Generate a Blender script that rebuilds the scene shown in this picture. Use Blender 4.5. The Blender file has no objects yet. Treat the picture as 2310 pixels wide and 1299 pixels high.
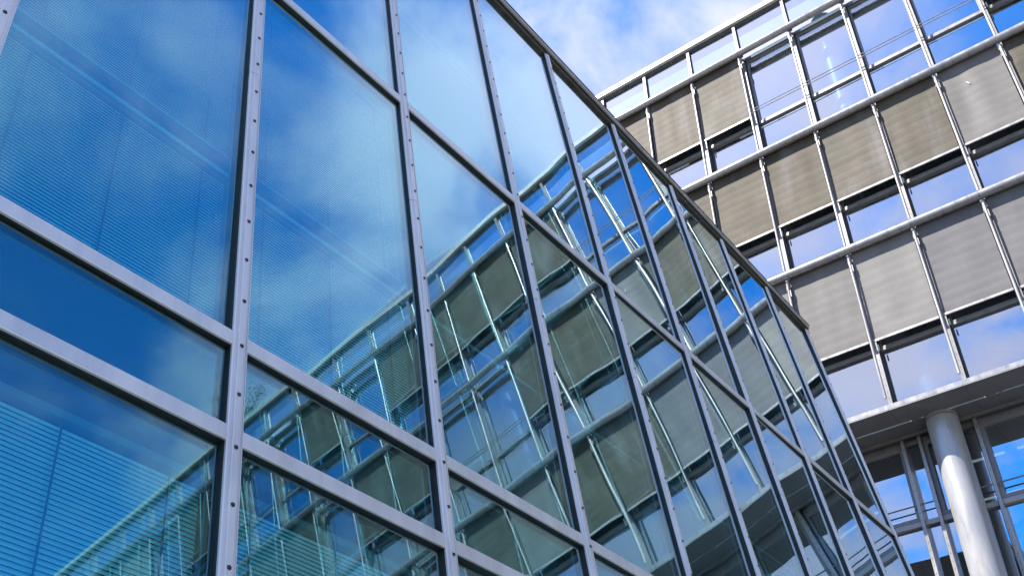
import bpy, bmesh, math, random
from mathutils import Vector, Matrix
rad = math.radians
rnd = random.Random(11)
sc = bpy.context.scene
col = sc.collection

# ------------------------------------------------------------------ camera
EYE = 1.6
PITCH, ROLL, F_PX = 0.656164, -0.0103156, 2332.04
fw = Vector((0, math.cos(PITCH), math.sin(PITCH)))
up0 = Vector((0, -math.sin(PITCH), math.cos(PITCH)))
rt0 = Vector((1, 0, 0))
rt = rt0*math.cos(ROLL) + up0*math.sin(ROLL)
up = -rt0*math.sin(ROLL) + up0*math.cos(ROLL)
cam = bpy.data.cameras.new('camera')
cam_o = bpy.data.objects.new('camera', cam)
col.objects.link(cam_o)
cam_o.matrix_world = Matrix(((rt.x, up.x, -fw.x, 0), (rt.y, up.y, -fw.y, 0), (rt.z, up.z, -fw.z, EYE), (0, 0, 0, 1)))
cam.sensor_width = 36
cam.lens = F_PX/2310*36
cam.clip_end = 3000
sc.camera = cam_o

# ------------------------------------------------------------------ frames of the two facades
W_A, W_R = 1.35, 1.3343
dA = Vector((0.60440861, 0.79667449, 0)).normalized()
uA = Vector((-0.1264985, 0.09596992, 0.98731348)).normalized()
iA = uA.cross(dA)                       # inward normal of the leaning facade
PA = Vector((-2.41514848, 2.90443409, 5.58829787 + EYE))
dR = Vector((0.79509486, -0.6064851, 0)).normalized()
iR = Vector((0, 0, 1)).cross(dR)        # inward normal of the upright facade
PR = Vector((3.54027225, 18.48561285, 0))
L1 = 20.24033821 + EYE
LZ = {1: L1, 2: L1 - 3.499, 3: L1 - 7.025, 4: L1 - 10.624}

# ------------------------------------------------------------------ sun and sky
sdir = (-iR*1.0 - dR*0.8 + Vector((0, 0, 1.7))).normalized()
elev = math.asin(sdir.z)
sun = bpy.data.lights.new('sun', 'SUN')
sun.energy = 5.0
sun.angle = rad(0.5)
sun.color = (1.0, 0.93, 0.83)
sun_o = bpy.data.objects.new('sun', sun)
col.objects.link(sun_o)
sun_o.rotation_euler = (-sdir).to_track_quat('-Z', 'Y').to_euler()

world = bpy.data.worlds.new('World')
sc.world = world
world.use_nodes = True
nt = world.node_tree
nt.nodes.clear()
def wn(t, **k):
    n = nt.nodes.new(t)
    for a, b in k.items(): setattr(n, a, b)
    return n
def wmath(op, a, b=None):
    n = wn('ShaderNodeMath', operation=op)
    for s, v in zip(n.inputs, (a, b)):
        if v is None: continue
        if isinstance(v, (int, float)): s.default_value = v
        else: nt.links.new(v, s)
    return n.outputs[0]
sky = wn('ShaderNodeTexSky', sky_type='NISHITA', sun_disc=False)
sky.sun_elevation = elev
sky.sun_rotation = math.atan2(sdir.x, sdir.y)
sky.altitude = 100; sky.air_density = 1.0; sky.dust_density = 0.6; sky.ozone_density = 2.5
tc = wn('ShaderNodeTexCoord')
sep = wn('ShaderNodeSeparateXYZ'); nt.links.new(tc.outputs['Generated'], sep.inputs[0])
den = wmath('ADD', wmath('MAXIMUM', sep.outputs[2], 0.0), 0.22)
comb = wn('ShaderNodeCombineXYZ')
nt.links.new(wmath('DIVIDE', sep.outputs[0], den), comb.inputs[0])
nt.links.new(wmath('DIVIDE', sep.outputs[1], den), comb.inputs[1])
mp = wn('ShaderNodeMapping'); nt.links.new(comb.outputs[0], mp.inputs[0])
mp.inputs['Location'].default_value = (4.6, 6.64, 0)
n1 = wn('ShaderNodeTexNoise', noise_dimensions='3D'); nt.links.new(mp.outputs[0], n1.inputs['Vector'])
n1.inputs['Scale'].default_value = 3.6; n1.inputs['Detail'].default_value = 7; n1.inputs['Roughness'].default_value = 0.56; n1.inputs['Distortion'].default_value = 0.25
n2 = wn('ShaderNodeTexNoise', noise_dimensions='3D'); nt.links.new(mp.outputs[0], n2.inputs['Vector'])
n2.inputs['Scale'].default_value = 1.3; n2.inputs['Detail'].default_value = 2
dens = wmath('ADD', wmath('MULTIPLY', n1.outputs['Fac'], 0.6), wmath('MULTIPLY', n2.outputs['Fac'], 0.6))
ramp = wn('ShaderNodeMapRange', interpolation_type='SMOOTHSTEP')
nt.links.new(dens, ramp.inputs['Value'])
ramp.inputs['From Min'].default_value = 0.505; ramp.inputs['From Max'].default_value = 0.69
ramp.inputs['To Min'].default_value = 0.03; ramp.inputs['To Max'].default_value = 0.95
mixc = wn('ShaderNodeMix', data_type='RGBA')
nt.links.new(ramp.outputs[0], mixc.inputs['Factor'])
hs = wn('ShaderNodeHueSaturation'); hs.inputs['Saturation'].default_value = 1.75; hs.inputs['Hue'].default_value = 0.504
nt.links.new(sky.outputs[0], hs.inputs['Color']); nt.links.new(hs.outputs[0], mixc.inputs['A'])
dotn = wn('ShaderNodeVectorMath', operation='DOT_PRODUCT'); nt.links.new(tc.outputs['Generated'], dotn.inputs[0]); dotn.inputs[1].default_value = sdir
glow = wmath('ADD', wmath('MULTIPLY', wmath('POWER', wmath('MAXIMUM', dotn.outputs['Value'], 0.0), 6.0), 0.5), 1.0)
ccol = wn('ShaderNodeVectorMath', operation='SCALE'); ccol.inputs[0].default_value = (2.55, 2.6, 3.4); nt.links.new(glow, ccol.inputs['Scale'])
nt.links.new(ccol.outputs[0], mixc.inputs['B'])
bg = wn('ShaderNodeBackground'); nt.links.new(mixc.outputs['Result'], bg.inputs[0])
bg.inputs[1].default_value = 0.12
out = wn('ShaderNodeOutputWorld'); nt.links.new(bg.outputs[0], out.inputs[0])

sc.render.engine = 'CYCLES'
sc.view_settings.view_transform = 'Standard'
sc.view_settings.look = 'None'
sc.view_settings.exposure = 1.7
sc.view_settings.gamma = 1.0
sc.view_settings.use_curve_mapping = False
sc.cycles.max_bounces = 12
sc.cycles.glossy_bounces = 6
sc.cycles.transparent_max_bounces = 20

# ------------------------------------------------------------------ materials
MATS = {}
class NT:
    def __init__(s, name):
        s.m = bpy.data.materials.new(name); s.m.use_nodes = True
        s.t = s.m.node_tree; s.t.nodes.clear()
        s.out = s.n('ShaderNodeOutputMaterial'); MATS[name] = s.m
    def n(s, t, **k):
        x = s.t.nodes.new(t)
        for a, b in k.items(): setattr(x, a, b)
        return x
    def l(s, a, b): s.t.links.new(a, b)
    def setv(s, sock, v):
        if hasattr(v, 'node'): s.l(v, sock)
        else: sock.default_value = v
    def math(s, op, a, b=0.0):
        x = s.n('ShaderNodeMath', operation=op); s.setv(x.inputs[0], a); s.setv(x.inputs[1], b); return x.outputs[0]
    def noise(s, scale, detail=4, stretch=(1, 1, 1), rough=0.5, seed=True):
        co = s.n('ShaderNodeTexCoord')
        mpn = s.n('ShaderNodeMapping'); s.l(co.outputs['Object'], mpn.inputs[0]); mpn.inputs['Scale'].default_value = stretch
        if seed:
            oi = s.n('ShaderNodeObjectInfo'); c = s.n('ShaderNodeCombineXYZ')
            r = s.math('MULTIPLY', oi.outputs['Random'], 57.0)
            for k in range(3): s.l(r, c.inputs[k])
            s.l(c.outputs[0], mpn.inputs['Location'])
        x = s.n('ShaderNodeTexNoise'); s.l(mpn.outputs[0], x.inputs['Vector'])
        x.inputs['Scale'].default_value = scale; x.inputs['Detail'].default_value = detail; x.inputs['Roughness'].default_value = rough
        return x.outputs['Fac']
    def ramp(s, v, a, b, lo=0.0, hi=1.0):
        x = s.n('ShaderNodeMapRange'); s.l(v, x.inputs['Value'])
        for k, q in zip(('From Min', 'From Max', 'To Min', 'To Max'), (a, b, lo, hi)): x.inputs[k].default_value = q
        return x.outputs[0]
    def mix(s, f, a, b):
        x = s.n('ShaderNodeMix', data_type='RGBA'); s.setv(x.inputs['Factor'], f)
        s.setv(x.inputs['A'], a if hasattr(a, 'node') else (*a, 1)); s.setv(x.inputs['B'], b if hasattr(b, 'node') else (*b, 1))
        return x.outputs['Result']
    def bsdf(s, color, rough=0.5, metal=0.0, bump=None, bstr=0.2, spec=0.5):
        p = s.n('ShaderNodeBsdfPrincipled')
        s.setv(p.inputs['Base Color'], color if hasattr(color, 'node') else (*color, 1))
        s.setv(p.inputs['Roughness'], rough); p.inputs['Metallic'].default_value = metal
        p.inputs['Specular IOR Level'].default_value = spec
        if bump is not None:
            b = s.n('ShaderNodeBump'); s.l(bump, b.inputs['Height']); b.inputs['Strength'].default_value = bstr; b.inputs['Distance'].default_value = 0.01
            s.l(b.outputs[0], p.inputs['Normal'])
        s.l(p.outputs[0], s.out.inputs[0]); return p

def metal(name, c1, c2, rough, met):
    m = NT(name)
    n = m.noise(2.5, 6, (3, 3, .6)); d = m.noise(40, 3, (1, 1, .15))
    f = m.ramp(m.math('ADD', m.math('MULTIPLY', n, .7), m.math('MULTIPLY', d, .3)), .35, .7)
    m.bsdf(m.mix(f, c1, c2), m.ramp(n, .3, .7, rough-.08, rough+.1), met)
metal('cap_aluminium', (.50, .505, .515), (.62, .62, .63), .40, .45)
metal('silver', (.25, .24, .235), (.33, .315, .305), .30, .35)
metal('rail_silver', (.20, .20, .205), (.26, .26, .265), .30, .45)
metal('frame_grey', (.13, .13, .138), (.19, .19, .198), .45, .3)
metal('white_frame', (.24, .24, .245), (.31, .305, .30), .4, .1)
metal('coping_dark', (.04, .045, .05), (.075, .08, .085), .45, .4)
metal('coping_bronze', (.045, .043, .034), (.09, .085, .068), .45, .4)
metal('coping_white', (.32, .315, .31), (.40, .39, .38), .45, .1)
metal('soffit_metal', (.10, .105, .115), (.14, .145, .155), .5, .1)
metal('column_white', (.27, .27, .275), (.34, .34, .34), .34, .3)
m = NT('gasket'); m.bsdf(m.mix(m.ramp(m.noise(30, 3), .3, .7), (.006, .006, .007), (.014, .014, .015)), .6)
m = NT('screw_dark'); m.bsdf(m.mix(m.ramp(m.noise(90, 2), .3, .7), (.02, .02, .022), (.07, .065, .06)), .4, .6)
m = NT('slat_grey'); m.bsdf(m.mix(m.ramp(m.noise(3, 3), .3, .7), (.60, .63, .63), (.70, .72, .72)), .45)
m = NT('cord'); m.bsdf(m.mix(m.ramp(m.noise(60, 2), .3, .7), (.02, .03, .04), (.05, .06, .07)), .8)
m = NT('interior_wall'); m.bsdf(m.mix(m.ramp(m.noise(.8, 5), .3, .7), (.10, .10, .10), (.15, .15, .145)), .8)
m = NT('interior_dark'); m.bsdf(m.mix(m.ramp(m.noise(.8, 5), .3, .7), (.03, .035, .04), (.06, .065, .07)), .8)
m = NT('ceiling_white'); m.bsdf(m.mix(m.ramp(m.noise(1.5, 4), .3, .7), (.30, .30, .31), (.38, .38, .38)), .8)
m = NT('render_wall'); m.bsdf(m.mix(m.ramp(m.noise(1.2, 8), .3, .7), (.34, .34, .33), (.45, .44, .42)), .85, bump=m.noise(60, 4), bstr=.2)

def glass(name, tint, refl, base, power, gain):
    m = NT(name)
    lw = m.n('ShaderNodeLayerWeight'); lw.inputs['Blend'].default_value = 0.5
    f = m.math('MINIMUM', m.math('ADD', m.math('MULTIPLY', m.math('POWER', lw.outputs['Facing'], power), gain), base), .97)
    tr = m.n('ShaderNodeBsdfTransparent'); tr.inputs[0].default_value = (*tint, 1)
    gl = m.n('ShaderNodeBsdfGlossy'); m.l(m.mix(m.math('MINIMUM', m.math('MULTIPLY', m.math('POWER', lw.outputs['Facing'], 2.5), 1.3), 1.0), refl, (.92, .97, 1.0)), gl.inputs['Color']); gl.inputs['Roughness'].default_value = 0.0
    # faint film of dust on the pane
    df = m.n('ShaderNodeBsdfDiffuse'); df.inputs[0].default_value = (.5, .5, .5, 1)
    mx = m.n('ShaderNodeMixShader'); m.l(f, mx.inputs[0]); m.l(tr.outputs[0], mx.inputs[1]); m.l(gl.outputs[0], mx.inputs[2])
    m2 = m.n('ShaderNodeMixShader'); m.l(m.ramp(m.noise(1.6, 6, (1, 1, .5)), .35, .75, .0, .012), m2.inputs[0])
    m.l(mx.outputs[0], m2.inputs[1]); m.l(df.outputs[0], m2.inputs[2]); m.l(m2.outputs[0], m.out.inputs[0])
glass('facade_glass', (.62, .95, .98), (.44, .88, 1.0), .145, 3.0, 1.35)
glass('office_glass', (.36, .50, .62), (.90, .96, 1.0), .44, 2.2, .55)

def fabric(name, a, b, streak, fold=.42):
    m = NT(name)
    big = m.noise(1.5, 6, (.8, 1, 1.6), .6); weave = m.noise(260, 1); st = m.noise(1.0, 3, (2.6, 1, .45), .5)
    co = m.n('ShaderNodeTexCoord'); sp = m.n('ShaderNodeSeparateXYZ'); m.l(co.outputs['Object'], sp.inputs[0])
    wob = m.noise(2.2, 3, (1, 1, .4))
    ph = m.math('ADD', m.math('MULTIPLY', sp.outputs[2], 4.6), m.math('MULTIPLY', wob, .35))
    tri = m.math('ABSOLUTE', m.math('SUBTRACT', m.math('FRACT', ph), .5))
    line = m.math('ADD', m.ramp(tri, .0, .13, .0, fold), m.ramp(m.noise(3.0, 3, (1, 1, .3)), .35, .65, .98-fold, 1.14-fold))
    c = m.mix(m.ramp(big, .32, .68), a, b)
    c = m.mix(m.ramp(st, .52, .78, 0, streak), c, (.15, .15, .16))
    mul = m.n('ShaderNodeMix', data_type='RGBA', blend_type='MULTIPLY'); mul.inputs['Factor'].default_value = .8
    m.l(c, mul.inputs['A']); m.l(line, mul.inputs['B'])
    h = m.math('ADD', m.math('MULTIPLY', weave, .2), m.math('MULTIPLY', tri, 1.2))
    oi = m.n('ShaderNodeObjectInfo'); hv = m.n('ShaderNodeHueSaturation'); m.l(mul.outputs['Result'], hv.inputs['Color'])
    m.l(m.ramp(oi.outputs['Random'], 0, 1, .84, 1.14), hv.inputs['Value']); m.l(m.ramp(oi.outputs['Random'], 1, 0, .75, 1.2), hv.inputs['Saturation'])
    p = m.bsdf(hv.outputs[0], .7, bump=h, bstr=.35, spec=.3)
fabric('fabric_tan', (.031, .026, .017), (.059, .050, .036), .42, 0.34)
fabric('fabric_grey', (.086, .083, .083), (.11, .107, .107), .2, 0.05)
fabric('fabric_grey_sheen', (.058, .058, .064), (.078, .078, .085), .22, 0.08)  # same grey cloth, with its bluish reflection put into the base colour
fabric('fabric_brown', (.030, .026, .017), (.054, .047, .034), .45, 0.3)

m = NT('paving')
br = m.n('ShaderNodeTexBrick'); co = m.n('ShaderNodeTexCoord'); m.l(co.outputs['Object'], br.inputs['Vector'])
br.inputs['Scale'].default_value = 1.0; br.inputs['Color1'].default_value = (.15, .147, .145, 1); br.inputs['Color2'].default_value = (.18, .175, .17, 1); br.inputs['Mortar'].default_value = (.10, .10, .10, 1)
br.inputs['Mortar Size'].default_value = .008
m.bsdf(br.outputs['Color'], .8, bump=m.noise(30, 5, seed=False), bstr=.2)
m = NT('leaf'); m.bsdf(m.mix(m.ramp(m.noise(6, 2), .3, .7), (.07, .09, .03), (.14, .13, .05)), .6)
m = NT('bark'); m.bsdf(m.mix(m.ramp(m.noise(20, 4), .3, .7), (.05, .04, .03), (.12, .10, .08)), .9)

# ------------------------------------------------------------------ mesh helpers
class MB:
    def __init__(s): s.v = []; s.f = []; s.mi = []
    def add(s, vs, fs, mi=0):
        b = len(s.v); s.v += [tuple(v) for v in vs]; s.f += [tuple(i+b for i in f) for f in fs]; s.mi += [mi]*len(fs); return s
    def box(s, x0, x1, y0, y1, z0, z1, mi=0):
        return s.add([(x0,y0,z0),(x1,y0,z0),(x1,y1,z0),(x0,y1,z0),(x0,y0,z1),(x1,y0,z1),(x1,y1,z1),(x0,y1,z1)],
                     [(0,3,2,1),(4,5,6,7),(0,1,5,4),(1,2,6,5),(2,3,7,6),(3,0,4,7)], mi)
    def tube(s, p, q, r, n=12, mi=0, r2=None):
        p, q = Vector(p), Vector(q); a = (q-p).normalized(); t = Vector((0,0,1)) if abs(a.z) < .9 else Vector((1,0,0))
        e1 = a.cross(t).normalized(); e2 = a.cross(e1); r2 = r if r2 is None else r2; vs = []
        for c, rr in ((p, r), (q, r2)):
            for k in range(n):
                w = 2*math.pi*k/n; vs.append(c + e1*rr*math.cos(w) + e2*rr*math.sin(w))
        fs = [(k, k+n, (k+1) % n + n, (k+1) % n) for k in range(n)]
        fs += [tuple(range(n)), tuple(range(2*n-1, n-1, -1))]
        return s.add(vs, fs, mi)
    def prism(s, prof, a0, a1, axis='x', mi=0):   # closed profile (counter-clockwise seen from +axis), swept along axis
        n = len(prof)
        if axis == 'x': vs = [(a0, y, z) for y, z in prof] + [(a1, y, z) for y, z in prof]
        else: vs = [(x, y, a0) for x, y in prof] + [(x, y, a1) for x, y in prof]
        fs = [(k, (k+1) % n, (k+1) % n + n, k+n) for k in range(n)] + [tuple(range(n-1, -1, -1)), tuple(range(n, 2*n))]
        return s.add(vs, fs, mi)
    def mesh(s, name, mats, smooth=False):
        me = bpy.data.meshes.new(name); me.from_pydata(s.v, [], s.f)
        for k in ([mats] if isinstance(mats, str) else mats): me.materials.append(MATS[k])
        me.polygons.foreach_set('material_index', s.mi)
        bm = bmesh.new(); bm.from_mesh(me); bmesh.ops.recalc_face_normals(bm, faces=bm.faces); bm.to_mesh(me); bm.free()
        if smooth:
            me.polygons.foreach_set('use_smooth', [True]*len(me.polygons)); me.set_sharp_from_angle(angle=rad(40))
        me.update(); return me
def obj(name, me, parent=None, loc=(0, 0, 0), kind=None, label=None):
    o = bpy.data.objects.new(name, me); col.objects.link(o); o.parent = parent; o.location = loc
    if kind: o['kind'] = kind
    if label: o['label'] = label
    return o
def thing(name, label, cat, mat):
    o = bpy.data.objects.new(name, None); col.objects.link(o); o.matrix_world = mat
    o.empty_display_size = .3
    o['label'] = label; o['category'] = cat
    return o
def frame(x, y, z, o):
    return Matrix(((x.x, y.x, z.x, o.x), (x.y, y.y, z.y, o.y), (x.z, y.z, z.z, o.z), (0, 0, 0, 1)))

# ------------------------------------------------------------------ ground
g = MB().add([(-400, -400, 0), (400, -400, 0), (400, 400, 0), (-400, 400, 0)], [(0, 1, 2, 3)]).mesh('ground', 'paving')
o = obj('ground', g); o['kind'] = 'structure'

# ================================================================== office building (upright, sunlit, with sun screens)
RB = thing('office_building', 'sunlit office block with tan sun screens, silver rails and blue windows', 'building', frame(dR, iR, Vector((0, 0, 1)), PR))
J0, J1 = -4, 25
XR0, XR1 = J0*W_R, J1*W_R
GD = .35      # depth of the glass behind the rail axis

# body: slabs, back wall, end walls, roof
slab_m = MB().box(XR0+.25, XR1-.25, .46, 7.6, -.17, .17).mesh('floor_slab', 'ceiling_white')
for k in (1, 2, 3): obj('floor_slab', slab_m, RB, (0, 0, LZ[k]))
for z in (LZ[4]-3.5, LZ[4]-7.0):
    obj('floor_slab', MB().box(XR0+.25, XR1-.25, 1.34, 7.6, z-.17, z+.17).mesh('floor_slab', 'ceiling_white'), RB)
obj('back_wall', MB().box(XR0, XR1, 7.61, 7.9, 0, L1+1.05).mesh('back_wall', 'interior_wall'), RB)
for x in (XR0-.25, XR1): obj('end_wall', MB().box(x, x+.25, .02, 7.6, LZ[4]-.1, L1+1.1).mesh('end_wall', 'render_wall'), RB)
for x in (XR0-.25, XR1): obj('end_wall', MB().box(x, x+.25, 1.2, 7.6, 0, LZ[4]-.14).mesh('end_wall', 'render_wall'), RB)
obj('roof', MB().box(XR0, XR1, .48, 7.6, L1+.19, L1+.30).mesh('roof', 'soffit_metal'), RB)

# shared meshes
rail_m = MB().tube((.002, 0, 0), (W_R-.003, 0, 0), .09, 24).mesh('rail', 'rail_silver', True)
railtie_m = MB().box(-.02, .02, .05, GD-.06, -.02, .02).mesh('rail_bracket', 'frame_grey')
def guide_mesh(h):
    b = MB().tube((0, 0, -h), (0, 0, -.13), .027, 12)
    b.box(-.012, .034, .015, .10, -.30, -.12); b.box(-.036, -.012, .005, .05, -.34, -.16); b.box(.028, .042, -.01, .04, -.52, -.36)
    return b.mesh('guide_tube', 'silver', True)
guide_m = guide_mesh(3.39); guide_end_m = guide_mesh(3.44)
def post_mesh(h0, h1):
    b = MB().box(-.035, .035, .17, .31, h0, h1)
    b.box(.042, .058, .235, .30, h0, h1, 1)
    n = int((h1-h0)/.14)
    for k in range(n):
        z = h0 + .07 + k*.14
        b.box(-.006, .006, .1685, .172, z-.008, z+.008, 2)
    return b.mesh('post', ['frame_grey', 'gasket', 'screw_dark'])
post_m = post_mesh(-3.5, -.02)
post0_m = post_mesh(.0, 1.08)
def pane(name, w, h, mat, seed, nx=8, nz=10, dish=.0008, wave=.0003, gap=None, edge='gasket'):
    """a double-glazed unit: two bowed, slightly wavy sheets joined by a dark spacer round the edge; origin at its lower left"""
    r = random.Random(seed); b = MB()
    ph = [(r.uniform(0, 6.28), r.uniform(0, 6.28), r.uniform(.6, 1.6), r.uniform(.5, 1.3)) for _ in range(6)]
    d = dish*r.choice((1, 1, 1, -1))*r.uniform(.5, 1.3)
    tx, tz = r.gauss(0, .0032), r.gauss(0, .0028)
    sheets = (0.0, gap) if gap else (0.0,)
    for si, y0 in enumerate(sheets):
        vs, fs = [], []
        sgn = 1 if si == 0 else -1.0
        for a in range(nz+1):
            for c in range(nx+1):
                u, v = c/nx, a/nz
                bow = d*sgn*16*u*(1-u)*v*(1-v) if True else 0
                wv = sum(math.sin(p[0]+p[2]*6.28*u*1.3+sgn)*math.sin(p[1]+p[3]*6.28*v*1.6+.7*sgn) for p in ph)*wave*min(1, h/2.5)**1.5*(4*u*(1-u)*.7+.3)
                vs.append((u*w, y0 - bow + wv + (u-.5)*w*tx + (v-.5)*h*tz, v*h))
        for a in range(nz):
            for c in range(nx):
                k = a*(nx+1)+c; fs.append((k, k+1, k+nx+2, k+nx+1))
        b.add(vs, fs)
    if gap:
        N = (nx+1)*(nz+1); rim = [0, nx, N-1, N-1-nx]
        for p, q in zip(rim, rim[1:]+rim[:1]): b.add([b.v[p], b.v[q], b.v[q+N], b.v[p+N]], [(0, 1, 2, 3)], 1)
    me = bpy.data.meshes.new(name); me.from_pydata(b.v, [], b.f)
    me.materials.append(MATS[mat]); me.materials.append(MATS[edge])
    me.polygons.foreach_set('material_index', b.mi); me.polygons.foreach_set('use_smooth', [i == 0 for i in b.mi]); me.update()
    return me
GW = W_R - .10
up_panes = [pane('window_glass', GW, 2.15, 'office_glass', 100+k) for k in range(5)]
lo_panes = [pane('window_glass', GW, 1.11, 'office_glass', 200+k) for k in range(5)]
pa_panes = [pane('window_glass', GW, 1.06, 'office_glass', 300+k) for k in range(4)]
head_m = MB().box(-GW/2-.02, GW/2+.02, .27, .40, -.05, .03).mesh('window_head', 'frame_grey')
trans_m = MB().box(-GW/2-.02, GW/2+.02, .29, .40, -2.295, -2.24).mesh('transom', 'frame_grey')
sash_b = MB()
for x0, x1, z0, z1 in ((-GW/2, -GW/2+.042, -2.232, -.06), (GW/2-.042, GW/2, -2.232, -.06), (-GW/2+.042, GW/2-.042, -2.232, -2.20), (-GW/2+.042, GW/2-.042, -.10, -.06)):
    sash_b.box(x0, x1, .30, .346, z0, z1)
sash_m = sash_b.mesh('window_sash', 'frame_grey')
box_m = MB().box(-W_R/2+.05, W_R/2-.05, .13, .22, -.19, -.06).mesh('screen_box', 'frame_grey')
rod_m = MB().tube((-W_R/2+.02, .05, 0), (W_R/2-.02, .05, 0), .011, 8).mesh('guard_rod', 'frame_grey', True)
bar_m = MB().box(-W_R/2+.045, W_R/2-.045, .078, .108, -.035, .012).mesh('bottom_bar', 'silver')
clip_m = MB().box(.02, .045, .12, .14, -.10, .03).mesh('sash_stop', 'white_frame')

def screen_mesh(drop, mat, seed):
    r = random.Random(seed); w = W_R-.10; nx, nz = 14, 22; b = MB(); vs = []; fs = []
    px = [(r.uniform(0, 6.28), r.uniform(2, 5), r.uniform(.2, 1)) for _ in range(3)]
    amp = .010 if seed == 905 else r.choice((.002, .003, .004, .003))
    def off(u, v):
        f = sum(a*math.sin(p+q*6.28*u*.7) for p, q, a in px)*amp*math.sin(math.pi*min(1, v*1.05))
        z = .0035*(abs(((v*drop*4.6) % 1)-.5)*2-.5)
        return f + z + .012*math.sin(math.pi*v)
    for s, t in ((0, 0), (1, .004)):
        for a in range(nz+1):
            for c in range(nx+1):
                u, v = c/nx, a/nz
                sag = -.004*math.sin(math.pi*u) if a == 0 else 0
                vs.append(((u-.5)*w, .095 + off(u, v) + t, -drop + v*(drop-.02) + sag))
    N = (nx+1)*(nz+1)
    for s in (0, 1):
        for a in range(nz):
            for c in range(nx):
                k = s*N + a*(nx+1)+c; fs.append((k, k+1, k+nx+2, k+nx+1))
    b.add(vs, fs)
    return b.mesh('fabric', mat, True)
SCR = {}
def screen(j, L, drop, mat, seed, label=None):
    key = (round(drop, 2), mat, seed % 4 if seed < 900 else seed)
    if key not in SCR: SCR[key] = screen_mesh(drop, mat, seed)
    s = obj('sun_screen', SCR[key])
    s.matrix_world = RB.matrix_world @ Matrix.Translation(((j+.5)*W_R, 0, L))
    k = [q for q in (1, 2, 3) if LZ[q] == L][0]
    colour = {'fabric_tan': 'tan', 'fabric_brown': 'dark brown', 'fabric_grey': 'pale grey', 'fabric_grey_sheen': 'blue-reflecting grey'}[mat]
    row = {1: 'top', 2: 'middle', 3: 'lowest'}[k]
    n = abs(j-5); word = 'zero one two three four five six seven eight nine ten eleven twelve thirteen fourteen fifteen sixteen seventeen eighteen nineteen twenty'.split()[n]
    if n == 0: where = 'directly %s the scuffed grey one' % ('above' if k == 1 else 'below')
    else: where = '%s bay%s %s the glass building than scuffed one' % (word, '' if n == 1 else 's', 'nearer' if j < 5 else 'farther from')
    s['label'] = label or '%s sun screen, %s row, %s' % (colour, row, where)
    s['category'] = 'sun screen'
    s['group'] = '%s sun screens in the %s row' % (colour, row)
    obj('bottom_bar', bar_m, s, (0, 0, -drop))
    return s

OPEN = {1: {2, 3, 4, 5, 11, 13, 14, 17, 20, 22}, 2: {8, 9, 12, 15, 16, 19, 23}, 3: {10, 13, 14, 18, 21}}
FAB = {1: {6: 'fabric_brown', 7: 'fabric_brown', 8: 'fabric_brown', 9: 'fabric_brown', 10: 'fabric_brown'},
       2: {5: 'fabric_grey', 6: 'fabric_brown', 7: 'fabric_brown', 10: 'fabric_brown', 2: 'fabric_tan'},
       3: {-1: 'fabric_grey', 0: 'fabric_grey', 1: 'fabric_grey', 2: 'fabric_grey', 3: 'fabric_grey', 4: 'fabric_grey_sheen', 5: 'fabric_grey_sheen', 6: 'fabric_brown', 7: 'fabric_brown'}}
for k in (1, 2, 3):
    L = LZ[k]
    for j in range(J0, J1):
        x = j*W_R; xc = x + W_R/2
        obj('rail', rail_m, RB, (x, 0, L))
        obj('rail_bracket', railtie_m, RB, (x, 0, L))
        obj('guide_tube', guide_end_m if k == 3 else guide_m, RB, (x, .03, L))
        obj('post', post_m, RB, (x+.02, .03, L-(.08 if k == 3 else 0)))
        obj('window_head', head_m, RB, (xc+.02, 0, L))
        obj('transom', trans_m, RB, (xc+.02, 0, L))
        obj('window_glass', up_panes[(j*3+k) % 5], RB, (xc-GW/2+.02, GD, L-2.22))
        obj('window_glass', lo_panes[(j*2+k) % 5], RB, (xc-GW/2+.02, GD, L-3.42))
        obj('window_sash', sash_m, RB, (xc+.02, 0, L))
        if j in OPEN[k]:
            for z in (-2.0, -2.09): obj('guard_rod', rod_m, RB, (xc, 0, L+z))
        else:
            obj('screen_box', box_m, RB, (xc, 0, L))
            obj('sash_stop', clip_m, RB, (x+.06, 0, L-2.28))
            mat = FAB[k].get(j, 'fabric_tan' if k < 3 and j < 12 else rnd.choice(['fabric_tan', 'fabric_brown', 'fabric_grey_sheen', 'fabric_grey']))
            lab = 'smooth grey sun screen in the middle row with a small white scuff' if (k, j) == (2, 5) else None
            screen(j, L, 2.15 + rnd.uniform(-.012, .012), mat, 905 if (k, j) == (2, 5) else rnd.randrange(0, 40), lab)
# white scuff on the grey screen
sf = MB()
for (a, b2, w) in (((0, 0), (.035, -.05), .010), ((.03, -.045), (.05, -.095), .014), ((.005, -.03), (.022, -.055), .006)):
    sf.add([(a[0]-w, 0, a[1]), (a[0]+w, 0, a[1]), (b2[0]+w, 0, b2[1]), (b2[0]-w, 0, b2[1]), (a[0]-w, .002, a[1]), (a[0]+w, .002, a[1]), (b2[0]+w, .002, b2[1]), (b2[0]-w, .002, b2[1])],
           [(0, 1, 2, 3), (7, 6, 5, 4), (0, 4, 5, 1), (1, 5, 6, 2), (2, 6, 7, 3), (3, 7, 4, 0)])
obj('scuff_mark', sf.mesh('scuff_mark', 'coping_white'), RB, (5.38*W_R, .086, LZ[2]-.62))

# parapet glazing and coping
for j in range(J0, J1):
    x = j*W_R; xc = x + W_R/2
    obj('window_glass', pa_panes[j % 4], RB, (xc-GW/2+.02, .12, L1+.02))
    obj('post', post0_m, RB, (x+.02, -.13, L1))
    c = MB(); c.prism([(-.02, 1.16), (.45, 1.16), (.45, 1.31), (-.02, 1.31)], x+.002, x+W_R-.002)
    obj('coping', c.mesh('coping', 'coping_white'), RB, (0, 0, L1))
    c = MB().box(x+.001, x+W_R-.001, .07, .44, 1.08, 1.157)
    obj('coping_tray', c.mesh('coping_tray', 'coping_dark'), RB, (0, 0, L1))

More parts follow.
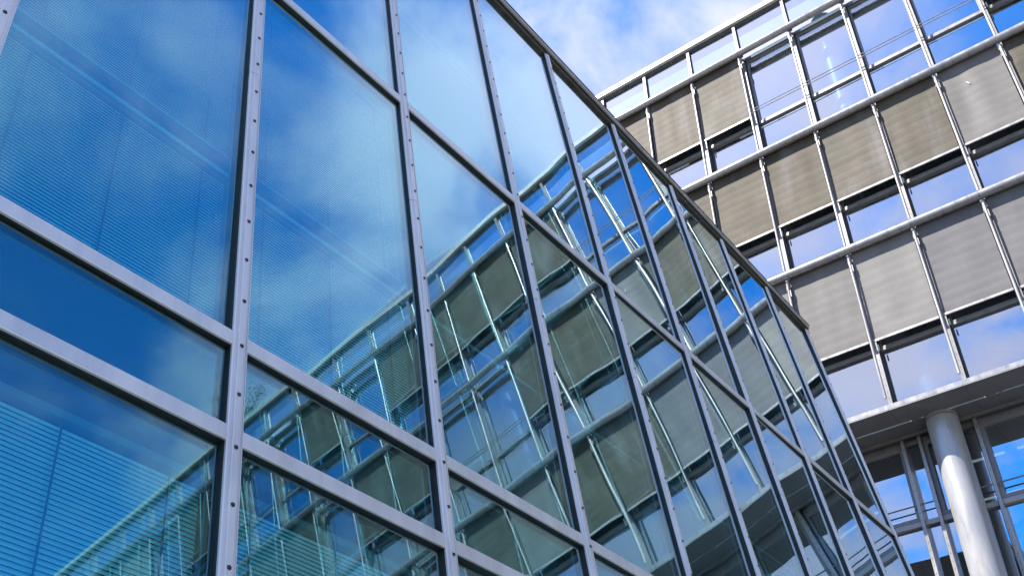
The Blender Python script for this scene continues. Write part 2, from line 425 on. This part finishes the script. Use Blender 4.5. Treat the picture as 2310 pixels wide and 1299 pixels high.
# fascia and soffit under the lowest screened storey
Z4 = LZ[4]
for j in range(J0, J1):
    x = j*W_R
    f = MB().prism([(.33, .10), (.01, .012), (.01, -.042), (.33, -.042)], x+.002, x+W_R-.002).box(x+.002, x+W_R-.002, .03, .33, -.054, -.043, 1).box(x+.002, x+W_R-.002, -.012, .33, -.09, -.055)
    obj('fascia', f.mesh('fascia', ['rail_silver', 'gasket']), RB, (0, 0, Z4))
    obj('soffit_panel', MB().box(x+.003, x+W_R-.003, -.01, .58, -.112, -.092).mesh('soffit_panel', 'soffit_metal'), RB, (0, 0, Z4))
    obj('soffit_panel', MB().box(x+.003, x+W_R-.003, .60, 1.34, -.125, -.10).mesh('soffit_panel', 'soffit_metal'), RB, (0, 0, Z4))
    obj('soffit_strip', MB().box(x, x+W_R, 1.02, 1.07, -.18, -.127).mesh('soffit_strip', 'frame_grey'), RB, (0, 0, Z4))

# round columns, free-standing below the soffit and behind the glass above
for j in (-1.5, 3.5, 8.5, 13.5, 18.5, 23.5):
    obj('column', MB().tube((0, 0, 0), (0, 0, L1+.5), .28, 40).mesh('column', 'column_white', True), RB, (j*W_R, .80, 0))

m = NT('lamp_tube'); e = m.n('ShaderNodeEmission'); e.inputs[0].default_value = (1, .96, .9, 1); e.inputs[1].default_value = .22; m.l(e.outputs[0], m.out.inputs[0])
for j in range(J0, J1):
    for zz, dd in ((LZ[4]-.22, 2.6), (LZ[4]-.22, 4.4), (LZ[2]-.20, 2.2), (LZ[1]-.20, 2.4)):
        if (j*7 + int(zz)) % 3: obj('ceiling_light', MB().box(j*W_R+.1, j*W_R+1.2, dd, dd+.05, zz-.03, zz).mesh('ceiling_light', 'lamp_tube'), RB)
for j in (-1.5, 3.5, 8.5, 13.5, 18.5, 23.5):
    for zz in (LZ[4]-.19, LZ[4]-3.9, LZ[4]-7.4):
        obj('column_collar', MB().tube((0, 0, zz), (0, 0, zz+.03), .2825, 40).mesh('column_collar', 'frame_grey', True), RB, (j*W_R, .80, 0))
# recessed lower facade
D2 = 1.22
posts = []
for p in range(-1, 5):
    b5 = 3.5 + 5*(p-0)
    if b5 - 5 > J1: continue
    for q in (-.42, +.10, -.66, +.35, 1.36, 2.36, 3.35): posts.append(b5 + q)
posts = sorted(p for p in posts if J0+.05 < p < J1-.05)
for lev, ztop in enumerate((Z4-.16, Z4-3.68, Z4-7.18)):
    zb = ztop-3.33 if lev < 2 else .05
    zt = ztop-1.62
    pm = MB().box(-.03, .03, -.10, .14, zb, ztop+.02).box(-.052, -.036, -.03, .10, zb, ztop+.02, 1)
    for q in range(int((ztop-zb)/.14)): pm.box(-.006, .006, -.1015, -.098, zb+.05+q*.14, zb+.066+q*.14, 2)
    pm = pm.mesh('post', ['silver', 'gasket', 'screw_dark'])
    for p in posts: obj('post', pm, RB, (p*W_R, D2, 0))
    for a, b2 in zip(posts, posts[1:]):
        w = (b2-a)*W_R - .064
        x0 = a*W_R + .032
        behind_column = w < .75 and abs(((a+b2)/2-3.5+.16) % 5) < .2
        for z0, z1, sd in ((zt+.05, ztop-.10, 1), (zb+.02, zt-.05, 2)):
            obj('window_glass', pane('window_glass', w, z1-z0, 'office_glass', int(a*31+lev*7+sd) % 97, 6, 8), RB, (x0, D2+.06, z0))
        if w > .5:
            fb = MB()
            z0, z1 = zt+.055, ztop-.105
            for q in ((0, .07, z0, z1), (w-.07, w, z0, z1), (.07, w-.07, z0, z0+.07), (.07, w-.07, z1-.07, z1)): fb.box(x0+q[0], x0+q[1], D2-.02, D2+.05, q[2], q[3])
            obj('window_sash', fb.mesh('window_sash', 'frame_grey'), RB)
        obj('transom', MB().box(x0, x0+w, D2-.03, D2+.10, zt-.045, zt+.045).mesh('transom', 'white_frame'), RB)
        obj('window_head', MB().box(x0, x0+w, D2+.0, D2+.12, ztop-.095, ztop+.02).mesh('window_head', 'frame_grey'), RB)
        if not (abs(w - .52*W_R + .064) < .03):
            obj('guard_rod', MB().tube((x0, D2-.09, zt+.32), (x0+w, D2-.09, zt+.32), .014, 8).mesh('guard_rod', 'frame_grey', True), RB)
    if lev:
        obj('spandrel', MB().box(XR0, XR1, D2+.0, D2+.11, ztop+.022, ztop+.18).mesh('spandrel', 'frame_grey'), RB)

# ================================================================== glass building (leaning, shaded, mirror-like)
H0 = -PA.z/uA.z                       # h at which the leaning plane meets the ground
AB_o = PA + uA*H0
GA = thing('glass_building', 'leaning blue glass curtain wall with pale aluminium mullions mirroring the office block', 'building', frame(dA, iA, uA, AB_o))
I0, I1 = -2, 9
HZ = -H0                              # local z of T1's lower edge
TOP = 3.545
GLZ = .033                            # depth of the outer sheet behind the cap plane
T1, T2, T3, T4 = 0.0, -3.078, -3.58, -7.05
TH = .075
prof_base = [(0, .0), (.081, .0), (.081, .012), (0, .012)]
def mullion_mesh(h0, h1):
    b = MB()
    # flange plate and raised clip-on cap
    b.prism([(0, .003), (.006, 0), (.019, -.001), (.0205, -.010), (.0235, -.012), (.053, -.012), (.056, -.010), (.0575, .004), (.076, .0035), (.0762, 0), (.081, 0), (.081, .013), (0, .013)], h0, h1, 'z')
    return b.mesh('mullion', 'cap_aluminium')
def gasket_mesh(h0, h1):
    return MB().box(.004, .077, .0135, .085, h0, h1).mesh('gasket', 'gasket')
def inner_mesh(h0, h1):
    return MB().box(.010, .071, .0855, .22, h0, h1).mesh('inner_post', 'frame_grey')
seg = ((T4-.2, -1.055), (-1.05, TOP+.02))
mm = [mullion_mesh(a, b) for a, b in seg]; gm = [gasket_mesh(a, b) for a, b in seg]; im = [inner_mesh(a, b) for a, b in seg]
def screws_mesh(h0, h1):
    b = MB(); n0 = math.ceil((h0+.422)/.2655); n1 = math.floor((h1+.422)/.2655)
    for n in range(n0, n1+1):
        h = -.422 + n*.2655
        b.tube((.038, -.0185, h), (.038, -.012, h), .0062, 8, r2=.0085)
        b.tube((.038, -.0135, h), (.038, -.0128, h), .0105, 10)
    return b.mesh('screw', 'screw_dark')
sm = [screws_mesh(a+.05, b-.05) for a, b in seg]
for i in range(I0, I1+1):
    for q in (0, 1):
        mo = obj('mullion', mm[q], GA, (i*W_A, 0, HZ))
        obj('gasket', gm[q], mo); obj('inner_post', im[q], mo)
        obj('screw', sm[q], mo, kind='stuff')

trans_prof = [(.002, 0), (.0, .004), (.0, TH-.004), (.002, TH), (.013, TH), (.013, 0)]
BX0, BX1 = .0815, W_A-.0005
tr_m = MB().prism([(y, z) for y, z in trans_prof], BX0, BX1).mesh('transom', 'cap_aluminium')
tg_m = MB().box(BX0-.004, BX1+.004, .0135, .085, .004, TH-.004).mesh('gasket', 'gasket')
ti_m = MB().box(BX0-.01, BX1+.008, .0855, .19, .008, TH-.008).mesh('inner_transom', 'frame_grey')
for i in range(I0, I1):
    for t in (T1, T2, T3, T4):
        to = obj('transom', tr_m, GA, (i*W_A, 0, HZ+t))
        obj('gasket', tg_m, to); obj('inner_transom', ti_m, to)

# panes
PW = W_A - .077
rows = ((T1+TH-.004, TOP), (T2+TH-.004, T1+.004), (T3+TH-.004, T2+.004), (T4+TH-.004, T3+.004))
for i in range(I0, I1):
    for r, (h0, h1) in enumerate(rows):
        h = h1-h0
        me = pane('glass_pane', PW, h, 'facade_glass', 1000+i*17+r*5, 22, max(10, int(h*12)), .0022 if h > 1 else .0004, .00007, .022)
        obj('glass_pane', me, GA, (i*W_A+.079, GLZ, HZ+h0))
    # opaque back of the floor-slab strip
    obj('slab_cover', MB().box(.075, W_A+.005, .16, .20, T3+.03, T2+.05).mesh('slab_cover', 'interior_dark'), GA, (i*W_A, 0, HZ))

# coping along the top edge
for i in range(I0, I1):
    x0 = i*W_A; x1 = x0+W_A + (.16 if i == I1-1 else 0)
    xx0, xx1 = x0+.001, x1-.001
    c = obj('top_frame', MB().prism([(.0, TOP+.022), (.0, TOP+.045), (.10, TOP+.045), (.10, TOP+.022)][::-1], xx0, xx1).mesh('top_frame', 'coping_bronze'), GA, (0, 0, HZ))
    obj('top_groove', MB().box(xx0, xx1, .018, .09, TOP+.046, TOP+.085).mesh('top_groove', 'gasket'), c)
    obj('coping', MB().prism([(-.012, TOP+.086), (.30, TOP+.086), (.30, TOP+.125), (-.012, TOP+.118)], xx0, xx1).mesh('coping', 'coping_bronze'), GA, (0, 0, HZ))
    obj('drip_edge', MB().prism([(-.035, TOP+.119), (.32, TOP+.127), (.32, TOP+.165), (-.035, TOP+.150)], xx0, xx1).mesh('drip_edge', 'cap_aluminium'), GA, (0, 0, HZ))
    obj('lip', MB().prism([(-.045, TOP+.152), (.32, TOP+.167), (.32, TOP+.18), (-.045, TOP+.163)], xx0, xx1).mesh('lip', 'coping_dark'), GA, (0, 0, HZ))
# bird spikes on the coping
sp = MB(); rs = random.Random(5)
for k in range(150):
    x = (4.6 + k*.03)*W_A
    if rs.random() < .35: continue
    dx = rs.uniform(-.02, .02); dy = rs.uniform(-.03, .03)
    sp.tube((x, .02, TOP+.16), (x+dx, .02+dy, TOP+.16+rs.uniform(.08, .15)), .0016, 4)
obj('bird_spikes', sp.mesh('bird_spikes', 'silver'), GA, (0, 0, HZ), kind='stuff')
# ribbed gutter box on the roof edge
rb = MB().box(5.62*W_A, 6.05*W_A, .02, .14, TOP+.165, TOP+.235)
for k in range(14): rb.box((5.63+k*.031)*W_A, (5.63+k*.031)*W_A+.012, .0, .019, TOP+.165, TOP+.26)
obj('gutter_box', rb.mesh('gutter_box', 'coping_dark'), GA, (0, 0, HZ))

# interior rail between the two blinds of a storey (seen through the glass)
for i in range(I0, I1):
    x0 = i*W_A
    for h in (-1.89, 1.72):
        b = MB().box(.075, W_A+.005, .135, .21, h, h+.085)
        b.box(.075, W_A+.005, .127, .1345, h+.030, h+.036, 1).box(.075, W_A+.005, .127, .1345, h+.044, h+.05, 1)
        b.box(.075, W_A+.005, .127, .1345, h+.088, h+.17, 2).box(.075, W_A+.005, .125, .1345, h-.006, h+.006, 2)
        obj('inner_rail', b.mesh('inner_rail', ['interior_dark', 'slat_grey', 'interior_dark']), GA, (x0, 0, HZ))

# venetian blinds
TILT = rad(66)
def slat_geo(b, x0, x1, y, h):
    hw = .0125
    prof = []
    for t in (-1, -.33, .33, 1):
        cy, cz = hw*t*math.cos(TILT), hw*t*math.sin(TILT)
        cr = .0016*(1-t*t)
        prof.append((y + cy - cr*math.sin(TILT)*-1, h + cz + cr*math.cos(TILT)))
    vs = [(x0, p[0], p[1]) for p in prof] + [(x1, p[0], p[1]) for p in prof]
    b.add(vs, [(k, k+4, k+5, k+1) for k in range(3)])
SX0, SX1 = .088, W_A-.006
sb = MB(); slat_geo(sb, SX0, SX1, 0, 0)
slat_me = sb.mesh('slat', 'slat_grey', True)
def cords(b, h0, h1):
    for q in (.18, .535, .88): b.box(q*W_A-.0035, q*W_A+.0035, .122, .126, h0, h1)
def blind(i, h0, h1, single, label, group, dh=.0205):
    head = MB().box(SX0, SX1, .125, .165, h1, h1+.035).mesh('venetian_blind', 'interior_wall')
    bo = obj('venetian_blind', head)
    bo.matrix_world = GA.matrix_world @ Matrix.Translation((i*W_A, 0, HZ))
    bo['label'] = label; bo['category'] = 'blind'; bo['group'] = group
    cb = MB(); cords(cb, h0, h1); obj('cord', cb.mesh('cord', 'cord'), bo)
    n = int((h1-h0)/dh); y = .14
    obj('bottom_rail', MB().box(SX0, SX1, .128, .152, h0-.03, h0-.012).mesh('bottom_rail', 'slat_grey'), bo)
    if single:
        for k in range(n): obj('slat', slat_me, bo, (0, y, h0+k*dh))
    else:
        b = MB()
        for k in range(n): slat_geo(b, SX0, SX1, y, h0+k*dh)
        obj('slat', b.mesh('slat', 'slat_grey', True), bo, kind='stuff')
mirror = {0: 'mirroring only sky', 1: 'mirroring the office roof corner'}
for i in (0, 1):
    blind(i, T2+.12, -1.91, False, 'pale venetian blind below the inner rail of the tall pane ' + mirror[i], 'blinds behind the tall panes')
    blind(i, -1.70, -.10, False, 'pale venetian blind above the inner rail of the tall pane ' + mirror[i], 'blinds behind the tall panes')
blind(0, T4+.4, T3-.14, True, 'venetian blind with clear blue slats behind the low pane mirroring sky', 'blinds behind the low panes')
blind(1, T4+.4, T3-.14, True, 'teal venetian blind behind the low pane filled with mirrored office rails', 'blinds behind the low panes')
blind(3, 2.75, 3.45, False, 'short drawn-up venetian blind at the head of a top-row pane', 'drawn-up blinds')

# body of the glass building (upright walls and level floors behind the leaning facade)
inv = GA.matrix_world.inverted()
dAh = dA; nAh = Vector((0, 0, 1)).cross(dA)      # horizontal inward
base = AB_o
def wbox(name, x0, x1, y0, y1, z0, z1, mat, lean=True):
    """box in upright coordinates; its front edge follows the lean of the facade when lean"""
    tl = (iA.z and (uA.dot(nAh)/uA.z)) if lean else 0
    vs = []
    for z in (z0, z1):
        for x, y in ((x0, y0 + tl*z), (x1, y0 + tl*z), (x1, y1), (x0, y1)):
            vs.append(inv @ (base + dAh*x + nAh*y + Vector((0, 0, z))))
    return obj(name, MB().add(vs, [(0, 3, 2, 1), (4, 5, 6, 7), (0, 1, 5, 4), (1, 2, 6, 5), (2, 3, 7, 6), (3, 0, 4, 7)]).mesh(name, mat), GA)
XA0, XA1 = I0*W_A, I1*W_A
zt = (TOP+HZ)*uA.z
wbox('floor_slab', XA0+.01, XA1+.06, .25, 9.0, (T3+HZ)*uA.z+.05, (T2+HZ)*uA.z+.0, 'interior_wall')
wbox('floor_slab', XA0+.01, XA1+.06, .25, 9.0, (T1+HZ)*uA.z-.15, (T1+HZ)*uA.z+.1, 'interior_wall')
wbox('roof', XA0, XA1+.08, .26, 9.3, zt-.05, zt+.10, 'coping_dark')
wbox('back_wall', XA0, XA1+.08, 9.01, 9.3, 0, zt-.06, 'interior_wall', False)
wbox('end_wall', XA1+.09, XA1+.20, .12, 9.3, 0, zt+.10, 'coping_dark')
wbox('end_wall', XA0-.15, XA0-.03, .12, 9.3, 0, zt+.10, 'frame_grey')
wbox('plinth', XA0-.15, XA1+.2, -.02, .30, 0, .24, 'render_wall')

# ================================================================== small tree on the roof terrace of the office block
TR = thing('roof_tree', 'small sparse brownish-green tree above the office roof edge, seen mirrored in the glass', 'tree', RB.matrix_world @ Matrix.Translation((15.75*W_R, 1.3, L1+.3)))
rt_ = random.Random(3)
tb = MB(); tips = []
tb.tube((0, 0, 0), (.04, .03, 1.9), .06, 8, r2=.045); tb.tube((.04, .03, 1.9), (.0, .05, 3.2), .045, 8, r2=.02)
for k in range(34):
    a = rt_.uniform(0, 6.28); l = rt_.uniform(.8, 1.6); z0 = rt_.uniform(1.3, 2.9)
    p = Vector((.03, .03, z0)); q = p + Vector((math.cos(a)*l*.8, math.sin(a)*l*.5, l*.6))
    tb.tube(p, q, .018, 5, r2=.006); tips += [p.lerp(q, t) for t in (.45, .6, .75, .9, 1, 1.1)]
obj('trunk', tb.mesh('trunk', 'bark', True), TR)
lb = MB()
for t in tips:
    for k in range(13):
        c = t + Vector((rt_.gauss(0, .10), rt_.gauss(0, .10), rt_.gauss(0, .10)))
        u = Vector((rt_.gauss(0, 1), rt_.gauss(0, 1), rt_.gauss(0, 1))).normalized(); v = u.orthogonal().normalized(); s = rt_.uniform(.025, .05)
        lb.add([c-u*s*1.6, c+v*s*.7, c+u*s*1.6, c-v*s*.7], [(0, 1, 2, 3)])
obj('crown', lb.mesh('crown', 'leaf'), TR)
